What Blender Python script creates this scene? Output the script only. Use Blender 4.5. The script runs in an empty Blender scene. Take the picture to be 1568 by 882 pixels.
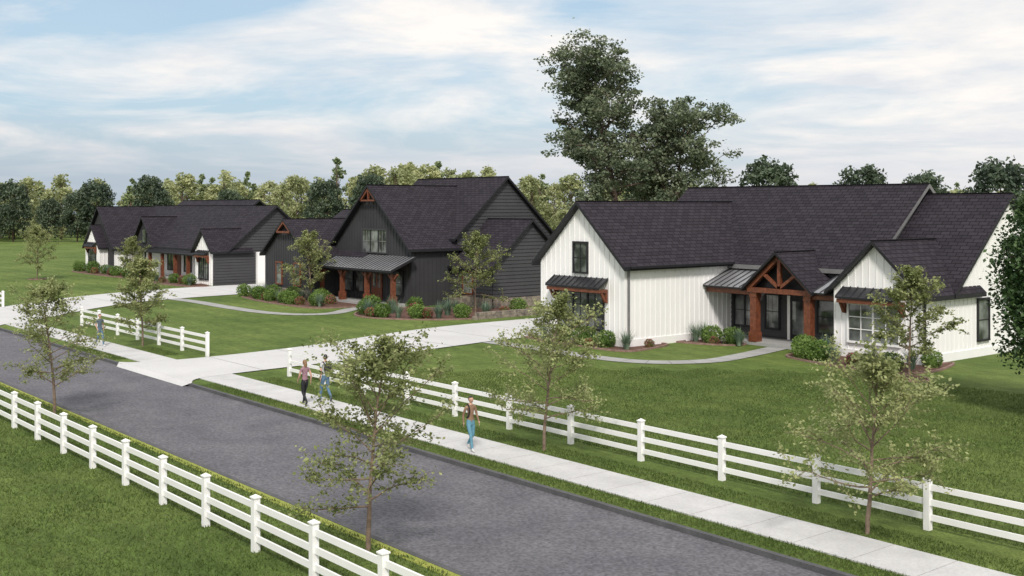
import bpy, math, random
import numpy as np
from mathutils import Vector, Matrix
random.seed(7)
scene=bpy.context.scene
COL=scene.collection
# ------------------------------------------------------------------ helpers
def link(o,parent=None):
    COL.objects.link(o)
    if parent: o.parent=parent
    return o
def empty(name,loc=(0,0,0)):
    e=bpy.data.objects.new(name,None); e.location=loc; e.empty_display_size=.3
    return link(e)
class N:
    def __init__(s,nt): s.nt=nt
    def n(s,t,**k):
        x=s.nt.nodes.new(t)
        for a,b in k.items(): setattr(x,a,b)
        return x
    def l(s,a,b): s.nt.links.new(a,b)
def newmat(name):
    m=bpy.data.materials.new(name); m.use_nodes=True
    nt=m.node_tree; b=nt.nodes['Principled BSDF']; return m,N(nt),b
def M(name,c1,c2=None,rough=.7,scale=3.,bump=0.,bscale=20.,bdist=.02,metal=0.,fine=None,spec=.5):
    m,g,b=newmat(name); b.inputs['Roughness'].default_value=rough; b.inputs['Metallic'].default_value=metal
    b.inputs['Specular IOR Level'].default_value=spec
    if c2 is None: c2=tuple(c*.82 for c in c1)
    tc=g.n('ShaderNodeTexCoord')
    no=g.n('ShaderNodeTexNoise'); no.inputs['Scale'].default_value=scale; no.inputs['Detail'].default_value=6
    g.l(tc.outputs['Object'],no.inputs['Vector'])
    r=g.n('ShaderNodeValToRGB'); r.color_ramp.elements[0].position=.32; r.color_ramp.elements[1].position=.68
    r.color_ramp.elements[0].color=(*c2,1); r.color_ramp.elements[1].color=(*c1,1)
    g.l(no.outputs['Fac'],r.inputs[0]); out=r.outputs[0]
    if fine:
        n2=g.n('ShaderNodeTexNoise'); n2.inputs['Scale'].default_value=fine[0]; n2.inputs['Detail'].default_value=3
        g.l(tc.outputs['Object'],n2.inputs['Vector'])
        mr=g.n('ShaderNodeMapRange'); mr.inputs[1].default_value=.3; mr.inputs[2].default_value=.7
        mr.inputs[3].default_value=1-fine[1]; mr.inputs[4].default_value=1+fine[1]
        g.l(n2.outputs['Fac'],mr.inputs[0])
        vm=g.n('ShaderNodeVectorMath',operation='SCALE'); g.l(out,vm.inputs[0]); g.l(mr.outputs[0],vm.inputs['Scale']); out=vm.outputs[0]
    g.l(out,b.inputs['Base Color'])
    if bump>0:
        n3=g.n('ShaderNodeTexNoise'); n3.inputs['Scale'].default_value=bscale; n3.inputs['Detail'].default_value=5
        g.l(tc.outputs['Object'],n3.inputs['Vector'])
        bp=g.n('ShaderNodeBump'); bp.inputs['Strength'].default_value=bump; bp.inputs['Distance'].default_value=bdist
        g.l(n3.outputs['Fac'],bp.inputs['Height']); g.l(bp.outputs[0],b.inputs['Normal'])
    return m
def leafmat(name,dark,light,trans=.3,nscale=.8):
    m,g,b=newmat(name); b.inputs['Roughness'].default_value=.55; b.inputs['Specular IOR Level'].default_value=.3
    tc=g.n('ShaderNodeTexCoord'); no=g.n('ShaderNodeTexNoise'); no.inputs['Scale'].default_value=nscale; no.inputs['Detail'].default_value=3
    g.l(tc.outputs['Object'],no.inputs['Vector'])
    ge=g.n('ShaderNodeNewGeometry'); oi=g.n('ShaderNodeObjectInfo')
    a=g.n('ShaderNodeMath',operation='MULTIPLY_ADD'); g.l(ge.outputs['Random Per Island'],a.inputs[0]); a.inputs[1].default_value=.55; a.inputs[2].default_value=-.28
    b2=g.n('ShaderNodeMapRange'); b2.inputs[1].default_value=.3; b2.inputs[2].default_value=.7; g.l(no.outputs['Fac'],b2.inputs[0])
    s=g.n('ShaderNodeMath',operation='ADD'); g.l(a.outputs[0],s.inputs[0]); g.l(b2.outputs[0],s.inputs[1])
    o=g.n('ShaderNodeMath',operation='MULTIPLY_ADD'); g.l(oi.outputs['Random'],o.inputs[0]); o.inputs[1].default_value=.4; o.inputs[2].default_value=-.2
    s2=g.n('ShaderNodeMath',operation='ADD',use_clamp=True); g.l(s.outputs[0],s2.inputs[0]); g.l(o.outputs[0],s2.inputs[1])
    r=g.n('ShaderNodeValToRGB'); r.color_ramp.elements[0].color=(*dark,1); r.color_ramp.elements[1].color=(*light,1)
    g.l(s2.outputs[0],r.inputs[0]); g.l(r.outputs[0],b.inputs['Base Color'])
    t=g.n('ShaderNodeBsdfTranslucent'); g.l(r.outputs[0],t.inputs['Color'])
    mx=g.n('ShaderNodeMixShader'); mx.inputs[0].default_value=trans; g.l(b.outputs[0],mx.inputs[1]); g.l(t.outputs[0],mx.inputs[2])
    g.l(mx.outputs[0],g.nt.nodes['Material Output'].inputs['Surface']); return m
def shingle(name,c1,c2,mort):
    m,g,b=newmat(name); b.inputs['Roughness'].default_value=.85; b.inputs['Specular IOR Level'].default_value=.2
    uv=g.n('ShaderNodeUVMap'); br=g.n('ShaderNodeTexBrick')
    br.inputs['Color1'].default_value=(*c1,1); br.inputs['Color2'].default_value=(*c2,1); br.inputs['Mortar'].default_value=(*mort,1)
    br.inputs['Scale'].default_value=1; br.inputs['Brick Width'].default_value=.5; br.inputs['Row Height'].default_value=.26
    br.inputs['Mortar Size'].default_value=.028; br.inputs['Mortar Smooth'].default_value=.5; br.inputs['Bias'].default_value=-.1
    g.l(uv.outputs[0],br.inputs['Vector'])
    no=g.n('ShaderNodeTexNoise'); no.inputs['Scale'].default_value=5; no.inputs['Detail'].default_value=6; no.inputs['Roughness'].default_value=.75; g.l(uv.outputs[0],no.inputs['Vector'])
    mr=g.n('ShaderNodeMapRange'); mr.inputs[3].default_value=.8; mr.inputs[4].default_value=1.2; g.l(no.outputs['Fac'],mr.inputs[0])
    vm=g.n('ShaderNodeVectorMath',operation='SCALE'); g.l(br.outputs[0],vm.inputs[0]); g.l(mr.outputs[0],vm.inputs['Scale'])
    g.l(vm.outputs[0],b.inputs['Base Color'])
    bp=g.n('ShaderNodeBump'); bp.inputs['Strength'].default_value=.5; bp.inputs['Distance'].default_value=.02; bp.invert=True
    g.l(br.outputs['Fac'],bp.inputs['Height']); g.l(bp.outputs[0],b.inputs['Normal']); return m
# ------------------------------------------------------------------ materials
WHITE=M('white_siding',(.86,.855,.85),(.82,.82,.818),.6,.6)
WTRIM=M('white_trim',(.87,.87,.865),(.83,.83,.825),.5,2)
VINYL=M('white_vinyl',(.86,.86,.855),(.81,.81,.81),.4,1.5)
CHAR=M('charcoal_siding',(.046,.046,.050),(.036,.036,.040),.65,.7,spec=.3)
CHARL=M('charcoal_lap_siding',(.058,.058,.063),(.047,.047,.052),.6,.7,spec=.3)
BLK=M('black_trim',(.020,.020,.023),(.015,.015,.018),.5,2,spec=.3)
GREY=M('grey_trim',(.20,.20,.20),(.15,.15,.155),.5,2)
SHG=shingle('asphalt_shingles',(.036,.031,.040),(.021,.018,.025),(.007,.006,.008))
MET=M('standing_seam_metal',(.34,.345,.36),(.28,.285,.30),.35,1.5,metal=.5)
METD=M('dark_standing_seam_metal',(.06,.062,.07),(.05,.05,.055),.38,1.5,metal=.6)
WOOD=M('stained_timber',(.20,.062,.027),(.10,.030,.014),.55,6,.3,30,fine=(25,.25))
CONC=M('driveway_concrete',(.56,.56,.56),(.50,.50,.50),.85,.35,.2,40,fine=(12,.06))
CONC2=M('sidewalk_concrete',(.55,.55,.55),(.45,.45,.45),.85,.8,.2,40,fine=(15,.08))
PATH=M('path_concrete',(.36,.36,.355),(.29,.29,.285),.85,.8,fine=(15,.08))
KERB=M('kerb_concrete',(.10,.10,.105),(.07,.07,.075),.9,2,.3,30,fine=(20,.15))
JOINT=M('joint',(.14,.14,.13),(.10,.10,.10),.9,3)
ASPH=M('asphalt',(.140,.138,.152),(.106,.104,.118),.88,.6,.8,20,.03,fine=(12,.36),spec=.3)
MULCH=M('mulch',(.15,.075,.055),(.07,.036,.025),.95,6,.8,25,.04,fine=(30,.5))
STONE=M('stone_veneer',(.32,.27,.22),(.11,.095,.085),.9,3.2,.8,8,.05,fine=(20,.2))
EDGE=M('bed_edging',(.27,.18,.15),(.18,.11,.09),.9,3.2,.8,8,.05,fine=(20,.2))
BARK=M('bark',(.26,.19,.14),(.13,.095,.07),.9,8,.6,30,.02)
BARKD=M('dark_bark',(.15,.10,.08),(.075,.05,.04),.9,4,.6,20,.03)
LSTREET=leafmat('maple_leaves',(.13,.165,.05),(.42,.45,.21),.4,1.6)
LBIG=leafmat('tall_tree_leaves',(.078,.108,.064),(.25,.29,.18),.35,.45)
LDARK=leafmat('hazed_dark_oak_leaves',(.046,.070,.050),(.12,.16,.098),.28,.35)  # leaf greens lightened towards grey: distance haze painted into the colour
LLIGHT=leafmat('birch_leaves',(.24,.28,.13),(.52,.54,.29),.4,.3)
LCON=leafmat('conifer_needles',(.15,.20,.10),(.33,.40,.20),.3,.5)
LRIGHT=leafmat('hornbeam_leaves',(.024,.058,.020),(.09,.15,.05),.25,1.2)
LSHRUB=leafmat('boxwood_leaves',(.07,.135,.025),(.22,.33,.085),.35,3)
LSPIKE=leafmat('fescue_blades',(.09,.15,.11),(.28,.37,.25),.35,3)
LGRASS=leafmat('grass_blades',(.060,.098,.020),(.155,.205,.062),.35,.25)
LRED=leafmat('heuchera_leaves',(.17,.03,.05),(.45,.12,.13),.3,3)
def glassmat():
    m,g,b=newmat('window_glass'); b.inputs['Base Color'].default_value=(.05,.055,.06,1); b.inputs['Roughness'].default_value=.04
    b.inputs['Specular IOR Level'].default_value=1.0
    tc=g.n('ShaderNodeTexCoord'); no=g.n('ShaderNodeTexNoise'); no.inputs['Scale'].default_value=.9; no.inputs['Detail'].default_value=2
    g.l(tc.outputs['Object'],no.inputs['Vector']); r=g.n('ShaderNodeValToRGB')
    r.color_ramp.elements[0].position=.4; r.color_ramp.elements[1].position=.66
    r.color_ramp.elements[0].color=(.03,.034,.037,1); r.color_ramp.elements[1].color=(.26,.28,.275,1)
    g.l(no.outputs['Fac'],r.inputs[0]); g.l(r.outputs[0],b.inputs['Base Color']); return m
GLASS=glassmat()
def grassmat():
    m,g,b=newmat('lawn_grass'); b.inputs['Roughness'].default_value=.85; b.inputs['Specular IOR Level'].default_value=.15
    tc=g.n('ShaderNodeTexCoord')
    def noise(s,d,ro=.6,st=None):
        n=g.n('ShaderNodeTexNoise'); n.inputs['Scale'].default_value=s; n.inputs['Detail'].default_value=d; n.inputs['Roughness'].default_value=ro
        if st:
            mp=g.n('ShaderNodeMapping'); mp.inputs['Rotation'].default_value=(0,0,.9); mp.inputs['Scale'].default_value=st; g.l(tc.outputs['Object'],mp.inputs[0]); g.l(mp.outputs[0],n.inputs['Vector'])
        else: g.l(tc.outputs['Object'],n.inputs['Vector'])
        return n
    a=noise(.11,6,.65); f=noise(1.2,8,.78,(1,2.4,1)); h=noise(16,4,.7)
    r=g.n('ShaderNodeValToRGB'); e=r.color_ramp.elements; e[0].position=.36; e[1].position=.64
    e[0].color=(.076,.122,.026,1); e[1].color=(.138,.186,.048,1); g.l(a.outputs['Fac'],r.inputs[0])
    def mr(n,lo,hi,a_=.3,b_=.7):
        x=g.n('ShaderNodeMapRange'); x.inputs[1].default_value=a_; x.inputs[2].default_value=b_; x.inputs[3].default_value=lo; x.inputs[4].default_value=hi; g.l(n.outputs['Fac'],x.inputs[0]); return x
    x1=mr(f,.58,1.38); x2=mr(h,.6,1.4)
    wv=g.n('ShaderNodeTexWave'); wv.bands_direction='Y'; wv.inputs['Scale'].default_value=.16; wv.inputs['Distortion'].default_value=1.2; wv.inputs['Detail'].default_value=1; wv.inputs['Detail Scale'].default_value=.3
    g.l(tc.outputs['Object'],wv.inputs['Vector']); x3=mr(wv,.93,1.07,0,1)
    mu=g.n('ShaderNodeMath',operation='MULTIPLY'); g.l(x1.outputs[0],mu.inputs[0]); g.l(x2.outputs[0],mu.inputs[1])
    mu2=g.n('ShaderNodeMath',operation='MULTIPLY'); g.l(mu.outputs[0],mu2.inputs[0]); g.l(x3.outputs[0],mu2.inputs[1])
    vm=g.n('ShaderNodeVectorMath',operation='SCALE'); g.l(r.outputs[0],vm.inputs[0]); g.l(mu2.outputs[0],vm.inputs['Scale'])
    g.l(vm.outputs[0],b.inputs['Base Color'])
    bp=g.n('ShaderNodeBump'); bp.inputs['Strength'].default_value=.8; bp.inputs['Distance'].default_value=.06; g.l(h.outputs['Fac'],bp.inputs['Height']); g.l(bp.outputs[0],b.inputs['Normal'])
    return m
GRASS=grassmat()
VERGE=M('dry_grass_edge',(.34,.36,.07),(.20,.25,.04),.9,4,.8,30,.05,fine=(25,.4))
# ------------------------------------------------------------------ mesh builder
class MB:
    def __init__(s): s.v=[];s.f=[];s.m=[];s.uv=[];s.mats=[]
    def poly(s,pts,mat,uvs=None):
        if mat not in s.mats: s.mats.append(mat)
        i=len(s.v); s.v+= [tuple(p) for p in pts]; s.f.append(tuple(range(i,i+len(pts)))); s.m.append(s.mats.index(mat))
        s.uv+= uvs if uvs else [(0,0)]*len(pts)
    def box(s,o,u,v,w,mat):
        o,u,v,w=map(Vector,(o,u,v,w))
        if u.cross(v).dot(w)<0: u,v=v,u
        P=[o,o+u,o+u+v,o+v,o+w,o+u+w,o+u+v+w,o+v+w]
        for q in ((3,2,1,0),(4,5,6,7),(0,1,5,4),(1,2,6,5),(2,3,7,6),(3,0,4,7)): s.poly([P[k] for k in q],mat)
    def aab(s,x0,x1,y0,y1,z0,z1,mat): s.box((x0,y0,z0),(x1-x0,0,0),(0,y1-y0,0),(0,0,z1-z0),mat)
    def beam(s,a,b,t,mat,up=(0,0,1)):
        a=Vector(a);b=Vector(b);d=(b-a); up=Vector(up)
        if abs(d.normalized().dot(up))>.95: up=Vector((0,1,0))
        r=d.cross(up).normalized()*t; q=r.cross(d).normalized()*t
        s.box(a-r/2-q/2,r,q,d,mat)
    def obj(s,name,parent=None,off=(0,0,0)):
        me=bpy.data.meshes.new(name); me.from_pydata(s.v,[],s.f)
        for m in s.mats: me.materials.append(m)
        me.polygons.foreach_set('material_index',s.m)
        ul=me.uv_layers.new(name='UVMap'); ul.data.foreach_set('uv',[c for p in s.uv for c in p])
        me.update(); o=bpy.data.objects.new(name,me); link(o,parent); o.location=[-c for c in off]; return o
class Wl:
    def __init__(s,p0,p1):
        s.p=Vector((*p0,0)); d=Vector((*p1,0))-s.p; s.L=d.length; s.d=d/s.L; s.n=Vector((s.d.y,-s.d.x,0))
    def pt(s,t,z,o=0): return s.p+s.d*t+s.n*o+Vector((0,0,z))
    def box(s,mb,t0,t1,z0,z1,o0,o1,mat): mb.box(s.pt(t0,z0,o0),s.d*(t1-t0),s.n*(o1-o0),(0,0,z1-z0),mat)
def interp(prof,t):
    for (a,za),(b,zb) in zip(prof,prof[1:]):
        if a<=t<=b: return za+(zb-za)*(t-a)/(b-a)
    return prof[-1][1]
def wall(mb,w,zb,prof,mat,style='bb'):
    if not isinstance(prof,list): prof=[(0,prof),(w.L,prof)]
    mb.poly([w.pt(0,zb),w.pt(w.L,zb)]+[w.pt(t,z) for t,z in reversed(prof)],mat)
    if style=='bb':
        n=max(1,round(w.L/.4)); 
        for i in range(n+1):
            t=min(max(w.L*i/n,.03),w.L-.03); w.box(mb,t-.025,t+.025,zb+.01,interp(prof,t)-.06,.001,.03,mat)
    elif style=='lap':
        def ext(z):
            lo,hi=0,w.L
            for (a,za),(b,zb_) in zip(prof,prof[1:]):
                if zb_>za and z>za: lo=max(lo,a+(b-a)*min(1,(z-za)/(zb_-za)))
                if zb_<za and z>zb_: hi=min(hi,a+(b-a)*max(0,(za-z)/(za-zb_)))
            return lo,hi
        zt=max(z for _,z in prof); z=zb
        while z<zt-.2:
            z2=z+.27; a,b=ext(z); c,d=ext(z2)
            if d-c<.05: break
            mb.poly([w.pt(a,z,.06),w.pt(b,z,.06),w.pt(d,z2,.008),w.pt(c,z2,.008)],mat)
            mb.poly([w.pt(a,z,.008),w.pt(b,z,.008),w.pt(b,z,.06),w.pt(a,z,.06)],BLK)
            z=z2
def window(mb,w,t0,t1,z0,z1,cols=2,rows=2,units=1,fr=BLK,trim=None,mun=None):
    tr=trim or fr; mun=mun or fr
    w.box(mb,t0-.1,t1+.1,z0-.1,z0,.0,.13,tr); w.box(mb,t0-.1,t1+.1,z1,z1+.12,.0,.13,tr)
    w.box(mb,t0-.1,t0,z0,z1,.0,.12,tr); w.box(mb,t1,t1+.1,z0,z1,.0,.12,tr)
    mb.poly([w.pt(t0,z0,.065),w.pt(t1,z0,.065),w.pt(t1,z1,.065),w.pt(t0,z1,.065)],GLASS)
    W=(t1-t0)/units
    for u in range(units):
        a=t0+u*W; b=a+W
        if u: w.box(mb,a-.05,a+.05,z0,z1,.067,.11,fr)
        for c in range(1,cols):
            x=a+W*c/cols; w.box(mb,x-.02,x+.02,z0,z1,.068,.09,mun)
        for r in range(1,rows):
            z=z0+(z1-z0)*r/rows; w.box(mb,a+.05 if u else a,b-.05 if u<units-1 else b,z-.02,z+.02,.068,.093,mun)
def gable_roof(mb,axis,a0,a1,c,half,ze,zr,th=.2,mat=SHG,trim=BLK):
    P=(lambda a,b,z:(a,b,z)) if axis=='X' else (lambda a,b,z:(b,a,z))
    sl=math.hypot(half,zr-ze)
    for sg in (-1,1):
        e=c+sg*half
        mb.poly([P(a0,e,ze),P(a1,e,ze),P(a1,c,zr),P(a0,c,zr)],mat,[(a0,0),(a1,0),(a1,sl),(a0,sl)])
        mb.poly([P(a0,e,ze-th),P(a1,e,ze-th),P(a1,c,zr-th),P(a0,c,zr-th)],trim)
        mb.poly([P(a0,e,ze),P(a1,e,ze),P(a1,e,ze-th),P(a0,e,ze-th)],trim)
        for a in (a0,a1): mb.poly([P(a,e,ze),P(a,c,zr),P(a,c,zr-th),P(a,e,ze-th)],trim)
    mb.box(P(a0,c-.09,zr-.03),Vector(P(a1,0,0))-Vector(P(a0,0,0)),Vector(P(0,.18,0)),(0,0,.05),mat)
def shed(mb,w,t0,t1,z0,z1,o0,o1,mat=MET,trim=BLK,sp=.42,th=.09):
    A,B,C,D=w.pt(t0,z0,o1),w.pt(t1,z0,o1),w.pt(t1,z1,o0),w.pt(t0,z1,o0); dn=Vector((0,0,-th))
    mb.poly([A,B,C,D],mat); mb.poly([A+dn,B+dn,C+dn,D+dn],trim)
    mb.poly([A,B,B+dn,A+dn],trim); mb.poly([B,C,C+dn,B+dn],trim); mb.poly([D,A,A+dn,D+dn],trim)
    n=max(1,round((t1-t0)/sp))
    for i in range(n+1):
        t=t0+(t1-t0)*i/n; t=min(max(t,t0+.02),t1-.02)
        a=w.pt(t-.018,z0+.003,o1-.01); b=w.pt(t-.018,z1+.003,o0+.01); mb.box(a,w.d*.036,b-a,(0,0,.045),METD if mat==MET else mat)
def awning(mb,mbw,w,t0,t1,z0,z1,depth=.75):
    shed(mb,w,t0,t1,z0,z1,.04,depth,METD,BLK)
    w.box(mbw,t0+.05,t1-.05,z0-.30,z0-.11,depth-.22,depth-.06,WOOD)
    for t in (t0+.12,t1-.12):
        w.box(mbw,t-.08,t+.08,z0-.30,z0-.12,.04,depth-.23,WOOD)
        w.box(mbw,t-.08,t+.08,z0-.85,z0-.302,.035,.17,WOOD)
        mbw.beam(w.pt(t,z0-.78,.18),w.pt(t,z0-.30,depth-.28),.12,WOOD)
# ------------------------------------------------------------------ ground + road
gx=[-900,-400,-200,-100,-50,0,60,400]
prof=[(-400,0),(-60,0),(13.78,0),(13.781,-.12),(19.98,-.12),(19.981,0),(60,0),(200,0),(900,0)]
v=[(x,y,z) for x in gx for y,z in prof]; n=len(prof)
f=[(i*n+j,(i+1)*n+j,(i+1)*n+j+1,i*n+j+1) for i in range(len(gx)-1) for j in range(n-1)]
me=bpy.data.meshes.new('ground'); me.from_pydata(v,[],f); me.materials.append(GRASS); link(bpy.data.objects.new('ground',me))
mb=MB(); mb.poly([(-900,13.93,-.112),(400,13.93,-.112),(400,19.83,-.112),(-900,19.83,-.112)],ASPH); mb.obj('road')
mb=MB()
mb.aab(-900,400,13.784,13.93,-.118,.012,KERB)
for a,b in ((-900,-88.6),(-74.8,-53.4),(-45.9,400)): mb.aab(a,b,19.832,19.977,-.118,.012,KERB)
mb.obj('kerb')
mb=MB(); mb.poly([(-300,13.52,.004),(100,13.52,.004),(100,13.78,.004),(-300,13.78,.004)],VERGE); mb.obj('dry_grass_verge')
mb=MB(); mb.aab(-200,40,20.76,22.38,.001,.012,JOINT)
x=-200
while x<40:
    mb.aab(x+.012,x+1.5-.012,20.74,22.40,.002,.035,CONC2); x+=1.5
mb.obj('sidewalk')
def ribbon(name,Lp,Rp,z,mat):
    mb=MB()
    for i in range(len(Lp)-1): mb.poly([(*Lp[i],z),(*Rp[i],z),(*Rp[i+1],z),(*Lp[i+1],z)],mat)
    return mb
def smooth(pts,n=6):
    out=[]
    P=[pts[0]]+pts+[pts[-1]]
    for i in range(1,len(P)-2):
        p0,p1,p2,p3=[np.array(q,float) for q in P[i-1:i+3]]
        for k in range(n):
            t=k/n; out.append(tuple(.5*((2*p1)+(-p0+p2)*t+(2*p0-5*p1+4*p2-p3)*t*t+(-p0+3*p1-3*p2+p3)*t**3)))
    out.append(tuple(map(float,pts[-1]))); return out
def drive(Lp,Rp,apron):
    L=smooth(Lp); R=smooth(Rp); mb=ribbon('driveway',L,R,.040,CONC); mb.poly(apron,CONC)
    for y in range(24,58,4):
        l=np.interp(y,[p[1] for p in L],[p[0] for p in L]); r=np.interp(y,[p[1] for p in R],[p[0] for p in R]); mb.poly([(l,y,.044),(r,y,.044),(r,y+.03,.044),(l,y+.03,.044)],JOINT)
    mb.obj('driveway')
drive([(-54.0,19.9),(-53.3,20.8),(-53,24),(-53.9,30),(-56.2,37),(-57.4,44),(-57.5,58)],[(-45.6,19.9),(-46.7,20.8),(-47.2,24),(-47.7,30),(-48.9,36.5),(-49.5,42),(-49.5,58)],[(-53.5,19.6,-.108),(-45.9,19.6,-.108),(-45.6,19.9,.040),(-54,19.9,.040)])
drive([(-89.6,19.9),(-88.8,20.8),(-89.2,24),(-93.5,29),(-97.5,36),(-99.8,45),(-99.8,60)],[(-74.6,19.9),(-76,20.8),(-78.5,24),(-84,29.5),(-87.5,35),(-89.4,45),(-89.4,60)],[(-88.8,19.6,-.108),(-75,19.6,-.108),(-74.6,19.9,.040),(-89.6,19.9,.040)])
def path(name,pts,w,z,mat):
    c=smooth(pts,8); Lp=[];Rp=[]
    for i,p in enumerate(c):
        a=np.array(c[max(0,i-1)]); b=np.array(c[min(len(c)-1,i+1)]); d=b-a; d/=np.linalg.norm(d); nn=np.array((-d[1],d[0]))*w/2
        Lp.append(tuple(np.array(p)+nn)); Rp.append(tuple(np.array(p)-nn))
    mb=ribbon(name,Lp,Rp,z,mat)
    for i in range(0,len(c),3): 
        a=Vector((*Lp[i],z+.003)); b=Vector((*Rp[i],z+.003)); d=(b-a).normalized().cross(Vector((0,0,1)))*.03; mb.poly([a,b,b+d,a+d],JOINT)
    return mb.obj(name)
path('garden_path',[(-49.2,38.8),(-45,38.9),(-41,38.8),(-38,39.6),(-36.4,42),(-36.6,45),(-37.4,48.9)],1.15,.026,PATH)
path('garden_path',[(-88.2,37.0),(-84,37.2),(-78,37.0),(-73,37.2),(-70,38.4),(-69.3,40.6),(-71.3,43.5),(-72,46)],1.15,.026,PATH)
def bed(pts,z=.02):
    s=smooth(pts+[pts[0]],6); cx=sum(p[0] for p in s)/len(s); cy=sum(p[1] for p in s)/len(s); mb=MB()
    for i in range(len(s)-1): mb.poly([(cx,cy,z+.05),(*s[i],z),(*s[i+1],z)],MULCH)
    for i in range(len(s)-1):
        a=Vector((*s[i],0)); b=Vector((*s[i+1],0)); 
        if (b-a).length>.01: mb.beam(a+Vector((0,0,.03)),b+Vector((0,0,.03)),.11,EDGE)
    return mb.obj('mulch_bed')
bed([(-49.4,42.5),(-49.4,41.6),(-45,41.2),(-41.6,41.4),(-41.3,43),(-42.3,45.5),(-45,43.5)])
bed([(-42.5,46.6),(-41,46.9),(-39.6,47.8),(-39.6,48.8),(-42.4,49)])
bed([(-35.2,48.6),(-35,46.4),(-32,45.4),(-28.6,44.9),(-27.5,47),(-28.4,50.5),(-29.3,48.8),(-33.6,48.9)])
bed([(-27.9,44.4),(-27.0,43.5),(-26.1,44.4),(-27.0,45.3)])
bed([(-87.6,45),(-87.6,42.6),(-82,41.3),(-76,41.1),(-73.1,41.8),(-73,45.6),(-78,45.8),(-80,44.9)])
bed([(-70.3,45.8),(-69,42.6),(-66,40.7),(-62.5,41.8),(-60,45),(-59.8,50),(-60.2,53),(-64.6,53.5),(-66,50),(-69,47.5)])
bed([(-134,45.6),(-133,43.6),(-125,43.2),(-116,43.6),(-110,43),(-101,43.4),(-100.3,45.5),(-110,46.5),(-122,46.5)])
bed([(-121.5,36),(-120.6,35.1),(-119.7,36),(-120.6,36.9)])
# ------------------------------------------------------------------ fences
def fence(x0,x1,y,sp,phase=None):
    loc=(x0,y,0); e=empty('white_rail_fence',loc)
    xs=[]; x=x1 if phase is None else phase
    while x>x0-.01:
        if x<=x1+.01: xs.append(x)
        x-=sp
    p=MB(); r=MB()
    for k,x in enumerate(xs):
        p.aab(x-.075,x+.075,y-.075,y+.075,-.02,1.17,VINYL); p.aab(x-.095,x+.095,y-.095,y+.095,1.17,1.2,VINYL)
        q=[(x-.085,y-.085,1.2),(x+.085,y-.085,1.2),(x+.085,y+.085,1.2),(x-.085,y+.085,1.2)]
        for i in range(4): p.poly([q[i],q[(i+1)%4],(x,y,1.255)],VINYL)
        if k<len(xs)-1:
            for z in (.30,.65,1.0): r.aab(xs[k+1]+.075,x-.075,y-.025,y+.025,z-.07,z+.07,VINYL)
    p.obj('posts',e,loc); r.obj('rails',e,loc)
fence(-90,8,11.3,2.54,-25.1+2.54*12)
fence(-46.9,4,24.12,3.07,-14.2+3.07*6)
fence(-72.6,-53.4,24.12,3.07,-53.4)
fence(-130,-89,24.12,3.07,-89)
# ------------------------------------------------------------------ white farmhouse
def fin(e,loc,parts):
    for nme,m in parts.items():
        if m.v: m.obj(nme,e,loc)
H1=(-40,52,0); e=empty('white_farmhouse',H1)
wa,ro,wi,po,tr=MB(),MB(),MB(),MB(),MB()
w=Wl((-49.28,42.64),(-42.57,42.64)); wall(wa,w,0,[(0,4.54),(w.L/2,7.67),(w.L,4.54)],WHITE)
w.box(wa,-.04,w.L+.04,0,.42,.0,.045,WTRIM); w.box(wa,w.L-.14,w.L+.03,.42,4.4,.032,.05,WTRIM); w.box(wa,-.03,.14,.42,4.4,.032,.05,WTRIM)
window(wi,w,1.58,5.08,.85,2.75,2,3,3); awning(ro,po,w,1.15,5.5,3.15,3.62)
window(wi,w,2.82,3.85,3.9,5.45,2,2,1)
w=Wl((-42.57,42.64),(-42.57,51.3)); wall(wa,w,0,4.54,WHITE); w.box(wa,.0,w.L,0,.42,.0,.046,WTRIM)
w.box(tr,.16,.26,.2,4.3,.04,.13,GREY); w.box(tr,-.02,w.L-.3,4.2,4.33,.40,.52,BLK)
w=Wl((-49.28,56),(-49.28,42.64)); wall(wa,w,0,4.54,WHITE)
for t in (2,7): w.box(wa,t,t+4.2,0.05,2.6,.01,.05,WTRIM)
w=Wl((-42.57,51.3),(-33.5,51.3)); wall(wa,w,0,4.35,CHARL,'lap')
window(wi,w,.35,1.75,.75,2.45,1,2,2,mun=BLK); window(wi,w,2.55,3.4,.75,2.55,1,2,1); window(wi,w,6.0,7.0,.75,2.45,1,2,1)
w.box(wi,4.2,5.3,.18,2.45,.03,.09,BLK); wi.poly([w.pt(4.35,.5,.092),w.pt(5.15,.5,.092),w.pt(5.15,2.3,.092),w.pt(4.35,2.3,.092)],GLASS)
w.box(wi,4.02,4.2,.18,2.6,.0,.12,WTRIM); w.box(wi,5.3,5.48,.18,2.6,.0,.12,WTRIM)
w=Wl((-33.8,48.7),(-29,48.7)); wall(wa,w,0,[(0,3.44),(2.4,5.72),(4.8,3.44)],WHITE); w.box(wa,-.04,w.L+.04,0,.42,0,.045,WTRIM)
window(wi,w,.9,3.65,.85,2.65,2,3,2,fr=WTRIM,trim=WTRIM); awning(ro,po,w,.55,4.0,3.05,3.5)
w=Wl((-33.8,51.3),(-33.8,48.7)); wall(wa,w,0,3.44,WHITE)
w=Wl((-29,48.7),(-29,51.3)); wall(wa,w,0,3.44,WHITE); w.box(wa,0,w.L,0,.42,0,.046,WTRIM)
w=Wl((-29,51.3),(-29,62.1)); wall(wa,w,0,[(0,3.33),(5.4,8.05),(10.8,3.33)],WHITE); w.box(wa,0.002,w.L,0,.42,0,.046,WTRIM)
window(wi,w,2.5,3.5,.85,2.8,1,2,1)
w.box(tr,-2.5,-2.4,.2,3.2,.05,.13,BLK)
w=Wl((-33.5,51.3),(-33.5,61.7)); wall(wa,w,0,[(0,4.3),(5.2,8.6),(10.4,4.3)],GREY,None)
w=Wl((-50.2,61.7),(-50.2,51.3)); wall(wa,w,0,[(0,4.3),(5.2,8.6),(10.4,4.3)],WHITE)
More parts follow.
